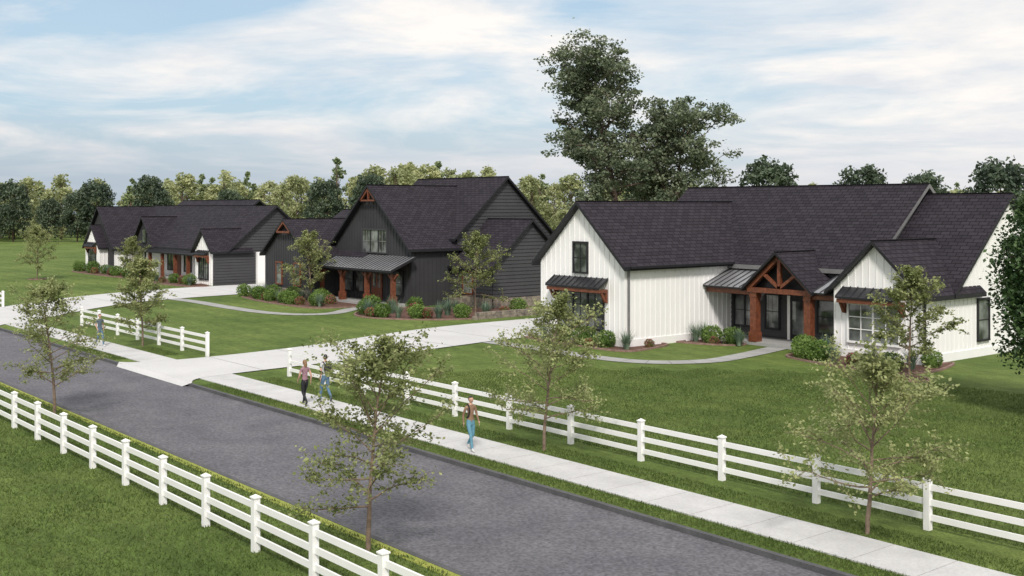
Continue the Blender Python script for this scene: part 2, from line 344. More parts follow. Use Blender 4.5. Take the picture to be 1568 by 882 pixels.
w=Wl((-29,61.9),(-50.2,61.9)); wall(wa,w,0,3.4,WHITE)
gable_roof(ro,'X',-50.5,-33.15,56.5,5.55,4.2,8.75,.24,trim=GREY)
gable_roof(ro,'X',-34,-28.6,56.7,5.6,3.29,8.2)
gable_roof(ro,'Y',42.2,55.4,-45.925,3.75,4.3,7.8)
gable_roof(ro,'Y',48.3,54.1,-31.4,2.75,3.22,5.85)
gable_roof(ro,'Y',48.6,52.1,-37.4,2.3,3.08,5.11,.16)
wf=Wl((-42.53,51.25),(-33.82,51.25))
shed(ro,wf,0,3.0,3.08,3.95,0,2.45); shed(ro,wf,7.35,8.7,3.08,3.95,0,2.45)
wf.box(po,0,8.7,0.0,.18,.03,2.3,PATH)
for x in (-39.15,-35.65):
    po.aab(x-.2,x+.2,48.98,49.38,.18,2.86,WOOD); po.aab(x-.25,x+.25,48.93,49.43,.18,.7,WOOD); po.aab(x-.23,x+.23,48.95,49.41,2.6,2.86,WOOD)
po.aab(-42.5,-39.4,49.06,49.28,2.7,2.95,WOOD); po.aab(-35.4,-33.9,49.06,49.28,2.7,2.95,WOOD)
po.aab(-39.5,-35.3,48.9,49.16,2.862,3.12,WOOD)
for sg in (-1,1):
    po.beam((-37.4+sg*2.1,49.0,3.0),(-37.4,49.0,4.84),.24,WOOD,(0,1,0))
    po.beam((-37.4,49.0,3.15),(-37.4+sg*1.05,49.0,3.9),.16,WOOD,(0,1,0))
po.aab(-37.5,-37.3,48.92,49.12,3.12,4.75,WOOD)
po.poly([(-39.5,49.5,3.0),(-35.3,49.5,3.0),(-37.4,49.5,4.9)],BLK)
fin(e,H1,{'walls':wa,'roof':ro,'windows_and_door':wi,'porch':po,'downspouts_gutters':tr})
# ------------------------------------------------------------------ black farmhouse
H2=(-75,52,0); e=empty('black_farmhouse',H2); wa,ro,wi,po=MB(),MB(),MB(),MB()
w=Wl((-88,45),(-80.4,45)); wall(wa,w,0,[(0,3.62),(3.8,6.35),(7.6,3.62)],CHAR); w.box(wa,0,w.L,0,.75,0,.09,STONE)
window(wi,w,2.1,3.0,1.1,2.8,1,2,1,fr=WOOD); window(wi,w,5.2,6.1,1.1,2.8,1,2,1,fr=WOOD)
for sg in (-1,1): po.beam((-84.2+sg*1.15,44.7,5.4),(-84.2,44.7,6.2),.16,WOOD,(0,1,0))
po.aab(-85.3,-83.1,44.6,44.78,5.3,5.46,WOOD)
w=Wl((-80.4,45),(-80.4,48)); wall(wa,w,0,3.62,CHAR)
w=Wl((-88,58),(-88,45)); wall(wa,w,0,3.62,CHAR)
w=Wl((-81,47.8),(-70.1,47.8)); wall(wa,w,0,[(0,4.5),(5.45,9.05),(10.9,4.5)],CHAR)
window(wi,w,4.2,7.6,3.95,5.65,2,2,3,mun=GREY,trim=CHARL)
window(wi,w,1.4,2.7,.8,2.5,1,2,1); window(wi,w,8.6,9.8,.8,2.5,1,2,1); window(wi,w,3.2,4.3,.8,2.5,1,2,1)
w.box(wi,5.5,7.0,.2,2.5,.02,.1,WOOD); wi.poly([w.pt(5.75,1.2,.102),w.pt(6.15,1.2,.102),w.pt(6.15,2.3,.102),w.pt(5.75,2.3,.102)],GLASS); wi.poly([w.pt(6.35,1.2,.102),w.pt(6.75,1.2,.102),w.pt(6.75,2.3,.102),w.pt(6.35,2.3,.102)],GLASS)
for sg in (-1,1):
    po.beam((-75.55+sg*1.1,47.45,7.95),(-75.55,47.45,8.85),.16,WOOD,(0,1,0))
po.aab(-76.6,-74.5,47.37,47.53,7.9,8.03,WOOD); po.aab(-75.61,-75.49,47.38,47.52,8.03,8.75,WOOD)
w=Wl((-70.1,47.8),(-70.1,52)); wall(wa,w,0,4.5,CHAR)
w=Wl((-70.1,52),(-70.1,61.6)); wall(wa,w,0,[(0,5.3),(4.8,9.75),(9.6,5.3)],CHARL,'lap')
w=Wl((-70.1,51.5),(-65,51.5)); wall(wa,w,0,3.1,CHARL,'lap'); w.box(wa,0,w.L,0,.75,.062,.13,STONE); window(wi,w,1.6,2.7,1.0,2.5,1,2,1,fr=WOOD)
w=Wl((-65,51.5),(-65,58.6)); wall(wa,w,0,[(0,3.1),(3.55,6.42),(7.1,3.1)],CHARL,'lap'); w.box(wa,0,w.L,0,.75,.062,.13,STONE)
gable_roof(ro,'Y',44.6,52.5,-84.2,4.15,3.5,6.5); gable_roof(ro,'X',-88.5,-76,53,6,3.4,7.25)
gable_roof(ro,'Y',47.3,56.5,-75.55,5.85,4.3,9.2)
gable_roof(ro,'X',-82.3,-69.7,56.8,5.3,5.0,9.9); gable_roof(ro,'X',-74,-64.6,55.05,3.95,2.95,6.57)
wf=Wl((-81,47.76),(-70.1,47.76)); shed(ro,wf,-.7,11.6,2.8,3.75,.0,2.25,MET,BLK,.45,.16)
wf.box(po,-.3,11.2,0,.2,.0,1.95,PATH)
for x in (-80.4,-77.2,-73.6,-70.0):
    po.aab(x-.15,x+.15,45.95,46.25,.2,2.5,WOOD); po.aab(x-.22,x+.22,45.88,46.32,.2,.85,WOOD)
    for sg in (-1,1): po.beam((x,46.1,1.95),(x+sg*.6,46.1,2.5),.13,WOOD,(0,1,0))
po.aab(-80.8,-69.7,46.0,46.2,2.5,2.72,BLK)
fin(e,H2,{'walls':wa,'roof':ro,'windows_and_door':wi,'porch':po})
mb=MB(); rnd=random.Random(3)
for row in range(2):
    y=45.6+row*.2
    while y<54:
        l=rnd.uniform(.35,.7); mb.aab(-59.75+rnd.uniform(-.04,.03),-59.4,y,y+l-.02,row*.23,row*.23+.22,STONE); y+=l
mb.obj('stone_garden_wall')
# ------------------------------------------------------------------ black and white farmhouse
H3=(-118,50,0); e=empty('black_and_white_farmhouse',H3); wa,ro,wi,po=MB(),MB(),MB(),MB()
w=Wl((-135.2,46),(-126.3,46)); wall(wa,w,0,[(0,3.0),(4.45,7.35),(8.9,3.0)],CHAR)
w=Wl((-132.9,45.1),(-128.3,45.1)); wall(wa,w,0,[(0,3.0),(2.3,5.2),(4.6,3.0)],WHITE); window(wi,w,1.2,3.4,.8,2.7,2,2,2); awning(ro,po,w,.9,3.7,3.0,3.4,.6)
w=Wl((-128.3,45.1),(-128.3,46)); wall(wa,w,0,3.0,WHITE)
w=Wl((-132.9,46),(-132.9,45.1)); wall(wa,w,0,3.0,WHITE)
w=Wl((-126.3,46),(-126.3,48.5)); wall(wa,w,0,3.0,WHITE)
w=Wl((-135.2,57),(-135.2,46)); wall(wa,w,0,3.0,CHAR)
w=Wl((-126.3,48.5),(-104.5,48.5)); wall(wa,w,0,3.2,WHITE)
for t in (1.2,9.2,13.5,18): window(wi,w,t,t+1.6,.8,2.5,1,2,2)
w.box(wi,11.3,12.5,.1,2.5,.03,.1,WOOD)
w=Wl((-123.8,47.4),(-118.2,47.4)); wall(wa,w,2.6,[(0,3.4),(2.8,6.2),(5.6,3.4)],CHAR); window(wi,w,2.3,3.3,3.6,5.0,1,2,1)
w=Wl((-104.5,46),(-100.6,46)); wall(wa,w,0,[(0,3.3),(1.95,5.15),(3.9,3.3)],WHITE); window(wi,w,.95,2.95,.6,2.7,2,2,2); awning(ro,po,w,.7,3.2,2.95,3.3,.6)
w=Wl((-104.5,48.5),(-104.5,46)); wall(wa,w,0,3.3,WHITE)
w=Wl((-100.6,46),(-100.6,57.7)); wall(wa,w,0,[(0,3.25),(1.7,3.5),(6.5,7.4),(11.7,3.2)],CHARL,'lap')
w=Wl((-100.2,50.4),(-100.2,57)); wall(wa,w,0,3.1,WHITE,None)
w=Wl((-100.6,50.4),(-100.2,50.4)); wall(wa,w,0,3.1,WHITE,None)
gable_roof(ro,'Y',45.6,54,-130.75,4.85,2.75,7.5); gable_roof(ro,'Y',44.8,47,-130.6,2.65,2.85,5.4)
gable_roof(ro,'X',-131,-100.2,52.5,5.2,3.2,7.6); gable_roof(ro,'X',-133,-112.8,57,6,3.6,8.25)
gable_roof(ro,'Y',47.0,52,-121,3.2,3.1,6.4); gable_roof(ro,'Y',45.6,50,-102.55,2.3,3.2,5.35)
wf=Wl((-118,48.4),(-104.6,48.4)); shed(ro,wf,0,13.3,2.75,3.4,0,2.0,METD,BLK,.45,.14); wf.box(po,0,13.3,0,.18,.02,1.9,PATH)
for x in (-117.8,-114.5,-111.2,-108,-105): po.aab(x-.15,x+.15,46.6,46.9,.18,2.62,WOOD)
fin(e,H3,{'walls':wa,'roof':ro,'windows_and_door':wi,'porch':po})
# ------------------------------------------------------------------ foliage generators
def tube(V,F,path,r0,r1,sides=6):
    n=len(path); base=len(V)
    for i,p in enumerate(path):
        p=np.array(p); d=np.array(path[min(n-1,i+1)])-np.array(path[max(0,i-1)]); d/=np.linalg.norm(d)+1e-9
        a=np.cross(d,[0.3,.2,1]) if abs(d[2])<.9 else np.cross(d,[1,0,0]); a/=np.linalg.norm(a); b=np.cross(d,a)
        r=r0+(r1-r0)*i/(n-1)
        for k in range(sides):
            t=2*math.pi*k/sides; V.append(tuple(p+r*(a*math.cos(t)+b*math.sin(t))))
    for i in range(n-1):
        for k in range(sides):
            F.append((base+i*sides+k,base+i*sides+(k+1)%sides,base+(i+1)*sides+(k+1)%sides,base+(i+1)*sides+k))
def leafquads(C,rng,size,var=.4,up=0.):
    C=np.asarray(C); n=len(C)
    nrm=rng.normal(size=(n,3)); nrm[:,2]=np.abs(nrm[:,2])+up; nrm/=np.linalg.norm(nrm,axis=1)[:,None]
    a=np.cross(nrm,rng.normal(size=(n,3))); a/=np.linalg.norm(a,axis=1)[:,None]; b=np.cross(nrm,a)
    s=(size*(1+var*rng.uniform(-1,1,n)))[:,None]
    return np.stack([C-a*s*.5,C+b*s*.32+a*s*.05,C+a*s*.5,C-b*s*.32+a*s*.05],1).reshape(-1,3)
def plantmesh(name,V,F,LV,bark,leaf):
    nb=len(V); allv=np.concatenate([np.array(V,float).reshape(-1,3),LV]) if nb else LV
    nl=len(LV)//4
    faces=[tuple(f) for f in F]+[(nb+4*i,nb+4*i+1,nb+4*i+2,nb+4*i+3) for i in range(nl)]
    me=bpy.data.meshes.new(name); me.from_pydata(allv.tolist(),[],faces)
    me.materials.append(bark); me.materials.append(leaf)
    me.polygons.foreach_set('material_index',[0]*len(F)+[1]*nl)
    sm=[True]*len(F)+[False]*nl; me.polygons.foreach_set('use_smooth',sm); me.update(); return me
def curve(rng,p,d,L,n,wob,lift=0):
    pts=[np.array(p,float)]; d=np.array(d,float); d/=np.linalg.norm(d)
    for i in range(n):
        d=d+rng.normal(size=3)*wob+np.array([0,0,lift]); d/=np.linalg.norm(d); pts.append(pts[-1]+d*L/n)
    return pts
def street_tree(seed,H=4.8,R=1.9,leaves=3600,ls=.12,mat=LSTREET,cb=.23,tr=.075,sigma=.14,nl=30):
    rng=np.random.default_rng(seed); V=[];F=[];C=[]
    tp=curve(rng,(0,0,-.05),(0,0,1),H*.90,10,.035,.03); tp[1][:2]*=.4
    tube(V,F,tp,tr,tr*.16,8); ends=[]
    for i in range(nl):
        t=cb+(1-cb)*(i/nl)**.95*.98; k=t*10; i0=min(9,int(k)); p=tp[i0]+(tp[i0+1]-tp[i0])*(k-i0)
        u=(t-cb)/(1-cb); prof_=.08+.95*math.sin(math.pi*min(1,(u*.66+.32)))**.95
        L=R*prof_*rng.uniform(.65,1.15); az=i*2.4+rng.uniform(-.4,.4); el=math.radians(12+48*u+rng.uniform(-8,12))
        d=(math.cos(az)*math.cos(el),math.sin(az)*math.cos(el),math.sin(el))
        lp=curve(rng,p,d,L,6,.10,.02); r=tr*.42*(1-.6*u); tube(V,F,lp,r,r*.25,5); ends.append(lp)
        for j in range(8):
            s=rng.uniform(.25,1); kk=s*6; j0=min(5,int(kk)); q=lp[j0]+(lp[j0+1]-lp[j0])*(kk-j0)
            dd=np.array(d)+rng.normal(size=3)*.65; sp=curve(rng,q,dd,L*.36*rng.uniform(.6,1.2),4,.15,.02); tube(V,F,sp,r*.32,r*.1,4); ends.append(sp)
    tot=len(ends)
    for e_ in ends:
        m=max(4,int(leaves/tot*rng.uniform(.4,1.7)))
        for _ in range(m):
            s=rng.uniform(.25,1.05)*(len(e_)-1); j0=min(len(e_)-2,int(s)); q=e_[j0]+(e_[j0+1]-e_[j0])*(s-j0)
            C.append(q+rng.normal(size=3)*sigma*rng.uniform(.3,1)*np.array([1,1,.6]))
    return plantmesh('street_tree_mesh',V,F,leafquads(C,rng,ls,.45,.5),BARK,mat)
def tall_tree(seed,H,R,leaves,ls,cb=.35,pads=38,mat=LBIG,lean=0,taper=.5):
    rng=np.random.default_rng(seed); V=[];F=[];C=[]
    tp=curve(rng,(0,0,-.1),(lean,0,1),H*.92,12,.06,.03); tube(V,F,tp,H*.018,H*.004,9)
    for i in range(pads):
        t=cb+(1-cb)*((i+.5)/pads)*.98; k=t*12; i0=min(11,int(k)); p=tp[i0]+(tp[i0+1]-tp[i0])*(k-i0)
        u=(t-cb)/(1-cb); L=R*(1.08-taper*u**.8-.25*u**6)*rng.uniform(.35,1.12)
        az=i*2.4+rng.uniform(-.5,.5); el=math.radians(rng.uniform(0,38)+28*u)
        d=np.array((math.cos(az)*math.cos(el),math.sin(az)*math.cos(el),math.sin(el)))
        lp=curve(rng,p,d,L,7,.15,.015); r=H*.0055*(1-.5*u); tube(V,F,lp,r,r*.25,5)
        nsub=rng.integers(5,10)
        for j in range(nsub):
            s=rng.uniform(.4,1.0)*7; j0=min(6,int(s)); q=lp[j0]+(lp[j0+1]-lp[j0])*(s-j0)
            dd=d+rng.normal(size=3)*.8; sl=R*.2*rng.uniform(.5,1.4); sp=curve(rng,q,dd,sl,3,.1); tube(V,F,sp,r*.35,r*.12,4)
            rad=R*rng.uniform(.06,.135); m=int(leaves/(pads*7)*rng.uniform(.6,1.5)); c=sp[-1]
            P=rng.normal(size=(m,3)); P/=np.linalg.norm(P,axis=1)[:,None]; P*=(rng.uniform(0,1,m)**.45)[:,None]*rad*np.array([1.25,1.25,.62])
            C+=list(c+P); P=rng.normal(size=(m//4,3))*rad*.6; C+=list(sp[1]+P)
    return plantmesh('tall_tree_mesh',V,F,leafquads(C,rng,ls,.4,.4),BARKD,mat)
def oval_tree(seed,H,R,leaves,ls,cb=.12,clumps=70,mat=LDARK,shape='oval',bark=BARKD,tight=False):
    rng=np.random.default_rng(seed); V=[];F=[];C=[]
    tp=curve(rng,(0,0,-.1),(0,0,1),H*.85,6,.03,.03); tube(V,F,tp,H*.018,H*.004,6)
    z0=H*cb
    for i in range(clumps):
        u=rng.uniform(0,1) if shape!='cone' else rng.uniform(0,1)**1.4
        if shape=='oval': pr=math.sin(math.pi*(u*.84+.12))**.55
        elif shape=='cone': pr=(1-u)**.85*.95+.05
        else: pr=math.sin(math.pi*(u*.9+.06))**.9
        az=rng.uniform(0,6.283); rr=R*pr*(rng.uniform(.5,.82) if tight else rng.uniform(.45,.95))
        c=np.array((math.cos(az)*rr,math.sin(az)*rr,z0+(H-z0)*(.06+u*.84))); rad=R*rng.uniform(.2,.34)*(1 if shape!='cone' else .7)
        if i%4==0: tube(V,F,[tp[min(6,int(u*5)+1)],c],H*.006,H*.002,4)
        m=int(leaves/clumps); P=rng.normal(size=(m,3)); P/=np.linalg.norm(P,axis=1)[:,None]; P*=(rng.uniform(.4,1.04,m))[:,None]*rad
        P[:,2]*=.8; C+=list(c+P)
    return plantmesh('tree_mesh',V,F,leafquads(C,rng,ls,.4,.3),bark,mat)
def put(name,me,loc,rot=0,s=1,parent=None,sz=None):
    o=bpy.data.objects.new(name,me); o.location=loc; o.rotation_euler=(0,0,rot); o.scale=(s,s,sz or s); return link(o,parent)
ST=[(-21.1,13.25,4.9,2.05,11),(-14.9,22.75,4.35,1.9,12),(-26.3,22.85,5.05,1.85,13),(-42.2,13.2,5.0,1.95,14),(-59.5,23.2,5.1,1.55,15),
    (-78.7,44.2,5.9,2.0,16),(-62.9,48.3,6.0,2.1,17),(-27.0,44.4,5.2,1.7,18),(-120.6,36,5.7,2.5,19),(-115,43.8,4.6,1.6,20)]
for x,y,h,r,sd in ST: 
    far=sd>=15
    put('young_maple_tree',street_tree(sd,h,r,9500 if not far else 8000,.085 if not far else .125,tr=.06),(x,y,0),sd)
put('tall_shade_tree',tall_tree(31,21.8,7.6,30000,.27,cb=.28,pads=54),(-67.9,67.3,0),.6)
put('tall_shade_tree',tall_tree(45,15.8,6.6,18000,.27,cb=.34,pads=36,taper=.3),(-64.6,70.8,0),2)
put('hornbeam_tree',oval_tree(5,9.0,2.65,34000,.15,.14,190,LRIGHT,tight=True),(-18.5,40.5,0),0)
dm=[oval_tree(60+i,10,4.3,5200,.46,.08,90,LDARK,tight=True) for i in range(3)]
lm=[oval_tree(70+i,10,2.9,1700,.46,.10,45,LLIGHT,'birch') for i in range(4)]
cm=[oval_tree(80+i,10,2.0,1500,.4,.05,50,LCON,'cone') for i in range(2)]
def pc(name,me,x,y,h,rot,wid=1):
    o=bpy.data.objects.new(name,me); o.parent=bk_cur; o.location=(x-bk_cur.location.x,y-bk_cur.location.y,0); s=h/10; o.scale=(s*wid,s*wid,s); o.rotation_euler=(0,0,rot); COL.objects.link(o)
bk_cur=empty('dark_tree_row',(-200,110,0))
for k,(x,y,h) in enumerate([(-252.6,70.5,13.6),(-247.7,76.4,9.5),(-244,81,11),(-241.4,84,13.6),(-234,93,14.4),(-223.6,105.8,11.5),(-210.8,121.5,14.0),(-204.6,129,14.9),(-125.6,130.7,12.8),(-113.3,145.7,15.9),(-103.9,157.1,14.4),(-97.5,165,13.2),(-90.1,174,15.8),(-80,182,13)]):
    pc('tree_%02d'%k,dm[k%3],x,y,h,k*1.3,.80 if k<8 else .9)
bk_cur=empty('distant_woods',(-250,200,0)); rr=random.Random(11)
for k in range(420):
    ang=math.radians(50.6+rr.uniform(-42,42)); d=rr.uniform(285,350)
    x,y=-math.sin(ang)*d,math.cos(ang)*d; q=rr.random()
    off=math.degrees(ang)-50.6
    base=14.8+(3.5 if 1<off<9 else 0) - (2.0 if off<-8 else 0)
    if q<.78: pc('birch_%03d'%k,rr.choice(lm),x,y,base*rr.uniform(.75,1.15),rr.uniform(0,6),rr.uniform(.8,1.2))
    else: pc('conifer_%03d'%k,rr.choice(cm),x,y,base*rr.uniform(.8,1.22),rr.uniform(0,6),rr.uniform(.8,1.2))
for k in range(200):
    ang=math.radians(50.6+rr.uniform(-42,42)); d=rr.uniform(268,300)
    pc('understorey_%03d'%k,rr.choice(lm+dm[:1]),-math.sin(ang)*d,math.cos(ang)*d,rr.uniform(4,7.5),rr.uniform(0,6),rr.uniform(1.4,2.2))
# shrubs
def shrubmesh(seed,fl=0):
    rng=np.random.default_rng(seed); m=1500; P=rng.normal(size=(m,3)); P/=np.linalg.norm(P,axis=1)[:,None]
    bumps=1+.12*np.sin(P[:,0]*5+seed)*np.cos(P[:,1]*6+seed*2)
    P*=(rng.uniform(.72,1.04,m)*bumps)[:,None]*.5; P[:,2]=P[:,2]*.85+.36; P=P[P[:,2]>.0]
    V=[];F=[]; tube(V,F,[(0,0,-.05),(0,0,.5)],.3,.2,8)
    me=plantmesh('shrub_mesh',V,F,leafquads(P,rng,.085,.3,.2),LSHRUB,LSHRUB)
    if fl:
        me.materials.append(LRED); nf=len(F)
        for i,p in enumerate(me.polygons):
            if i>=nf and rng.random()<.55: p.material_index=2
    return me
def spikemesh(seed):
    rng=np.random.default_rng(seed); V=[]; F=[]
    for i in range(120):
        az=rng.uniform(0,6.283); lean=rng.uniform(.1,.75); L=rng.uniform(.5,.85); w=.02; side=np.array((-math.sin(az),math.cos(az),0))*w
        p=np.array((math.cos(az),math.sin(az),0))*rng.uniform(0,.1); pts=[p]
        for k in range(3):
            a=lean*(.5+.55*k); pts.append(pts[-1]+L/3*np.array((math.cos(az)*math.sin(a),math.sin(az)*math.sin(a),math.cos(a))))
        b=len(V)
        for k,q in enumerate(pts): V+= [tuple(q-side*(1-k/3.3)),tuple(q+side*(1-k/3.3))]
        for k in range(3): F.append((b+2*k,b+2*k+1,b+2*k+3,b+2*k+2))
    me=bpy.data.meshes.new('spike'); me.from_pydata(V,[],F); me.materials.append(LSPIKE); return me
sm=[shrubmesh(i) for i in (1,2,3)]; sk=[spikemesh(i) for i in (1,2)]; fm_=[shrubmesh(8,1)]
def shrubs(lst):
    for k,(x,y,s,t) in enumerate(lst):
        if t=='b': put('boxwood_shrub',rr.choice(sm),(x,y,.03),rr.uniform(0,6),s)
        elif t=='f': put('heuchera_plant',fm_[0],(x,y,.03),rr.uniform(0,6),s*.7)
        else: put('ornamental_grass',rr.choice(sk),(x,y,.03),rr.uniform(0,6),s)
shrubs([(-44.9,41.9,1.3,'b'),(-43.4,42.0,1.15,'b'),(-42.0,42.2,1.4,'g'),(-46.8,42,1.1,'b'),(-48.4,42,1.3,'g'),(-41.9,43.8,.8,'f'),(-44.1,41.5,.8,'f')])
shrubs([(-42,47.6,1.4,'g'),(-41.1,47.9,1.2,'b'),(-39.9,48.2,1.2,'b'),(-42.2,48.6,1.4,'g'),(-39.2,47.9,1.3,'g'),(-40.5,47.4,.8,'f')])
shrubs([(-34.8,47.6,1.3,'b'),(-34.1,46.6,1.2,'b'),(-32.9,46.2,1.3,'b'),(-32,46.1,1.3,'g'),(-33.6,47.7,1.5,'g'),(-31,46.2,1.1,'f'),(-29.9,46,1.4,'g'),(-28.9,46,1.1,'b'),(-28.5,47,1.4,'g'),(-28.4,48.6,1.0,'b')])
kk=0
for x in np.arange(-87,-73.2,1.15):
    shrubs([(x+rr.uniform(-.2,.2),42.9-.8*math.sin((x+87)/14*3.14)+rr.uniform(-.3,.3),rr.uniform(1.1,1.6),'bgbbf'[kk%5])]); kk+=1
for i in range(8): shrubs([(-86.2+i*1.5,44.2+rr.uniform(-.2,.1),rr.uniform(1.1,1.5),'gbfbg'[i%5])])
for x,y,s,t in [(-68.4,43.2,1.5,'b'),(-67.2,42.0,1.3,'b'),(-66.0,41.4,1.6,'g'),(-65.3,41.2,1.2,'f'),(-64.6,41.7,1.2,'b'),(-63.6,42.3,1.4,'g'),(-62.6,43.1,1.2,'b'),(-62.1,43.6,1.2,'f'),(-61.6,44.2,1.5,'g'),(-61,45.7,1.2,'b'),(-60.6,47.4,1.5,'g'),(-60.6,49,1.1,'f'),(-66.5,43.7,1.6,'g'),(-64.6,44.3,1.5,'f'),(-62.8,45.8,1.6,'g'),(-68.5,45,1.4,'f'),(-61.5,51,1.3,'b'),(-64.2,47.5,1.3,'g'),(-67,46,1.3,'b')]: shrubs([(x,y,s,t)])
for i in range(22): shrubs([(-133+i*1.48+rr.uniform(-.3,.3),44.3+rr.uniform(-.5,.6),rr.uniform(1.0,1.7),'bgfbf'[i%5])])
# grass tuft patches
def grasspatch(seed,n=1300,size=2.):
    rng=np.random.default_rng(seed); base=np.zeros((n,3)); base[:,:2]=rng.uniform(-size/2,size/2,(n,2))
    az=rng.uniform(0,6.283,n); h=rng.uniform(.035,.09,n); w=rng.uniform(.008,.02,n); ln=rng.normal(size=(n,2))*.035
    s=np.stack([-np.sin(az)*w,np.cos(az)*w,np.zeros(n)],1); tip=base+np.stack([ln[:,0],ln[:,1],h],1)
    V=np.stack([base-s,base+s,tip],1).reshape(-1,3)
    me=bpy.data.meshes.new('grass_patch'); me.from_pydata(V.tolist(),[],[(3*i,3*i+1,3*i+2) for i in range(n)]); me.materials.append(LGRASS); return me
gpz=[grasspatch(i,1000) for i in range(4)]
ge=empty('grass',(-30,20,0))
def gr(x,y): 
    o=bpy.data.objects.new('grass_patch',rr.choice(gpz)); o.parent=ge; o.location=(x+30,y-20,0.0); o.rotation_euler=(0,0,rr.choice((0,1.5708,3.1416,4.7124))); COL.objects.link(o)
fx,fy=-.7732,.6341; rx,ry=.6341,.7734
def vis(x,y,far):
    d=fx*x+fy*y; s=rx*x+ry*y
    return 20<d<far and abs(s/d)<.5
def clear(x,y):
    if 12.78<y<20.8 or 19.7<y<23.42: return False
    if -58.6<x<-45.5 and y>19: return False
    if y>37.4 and -50<x<-34: return False
    if y>43.6: return False
    return True
x=-62.
while x<0:
    y=1.4
    while y<44:
        if vis(x,y,52) and clear(x,y): gr(x,y)
        y+=2.
    x+=2.
def strip(y,w,z=0):
    m=grasspatch(int(y*7),900,2.); 
    for v_ in m.vertices: v_.co.y*=w/2.
    x=-62.
    while x<-5:
        if vis(x,y,60) and not(-55<x<-44.5 and y>19): 
            o=bpy.data.objects.new('grass_strip',m); o.parent=ge; o.location=(x+30,y-20,z); COL.objects.link(o)
        x+=2.
strip(20.36,.72); strip(22.95,1.0); strip(12.9,1.5)
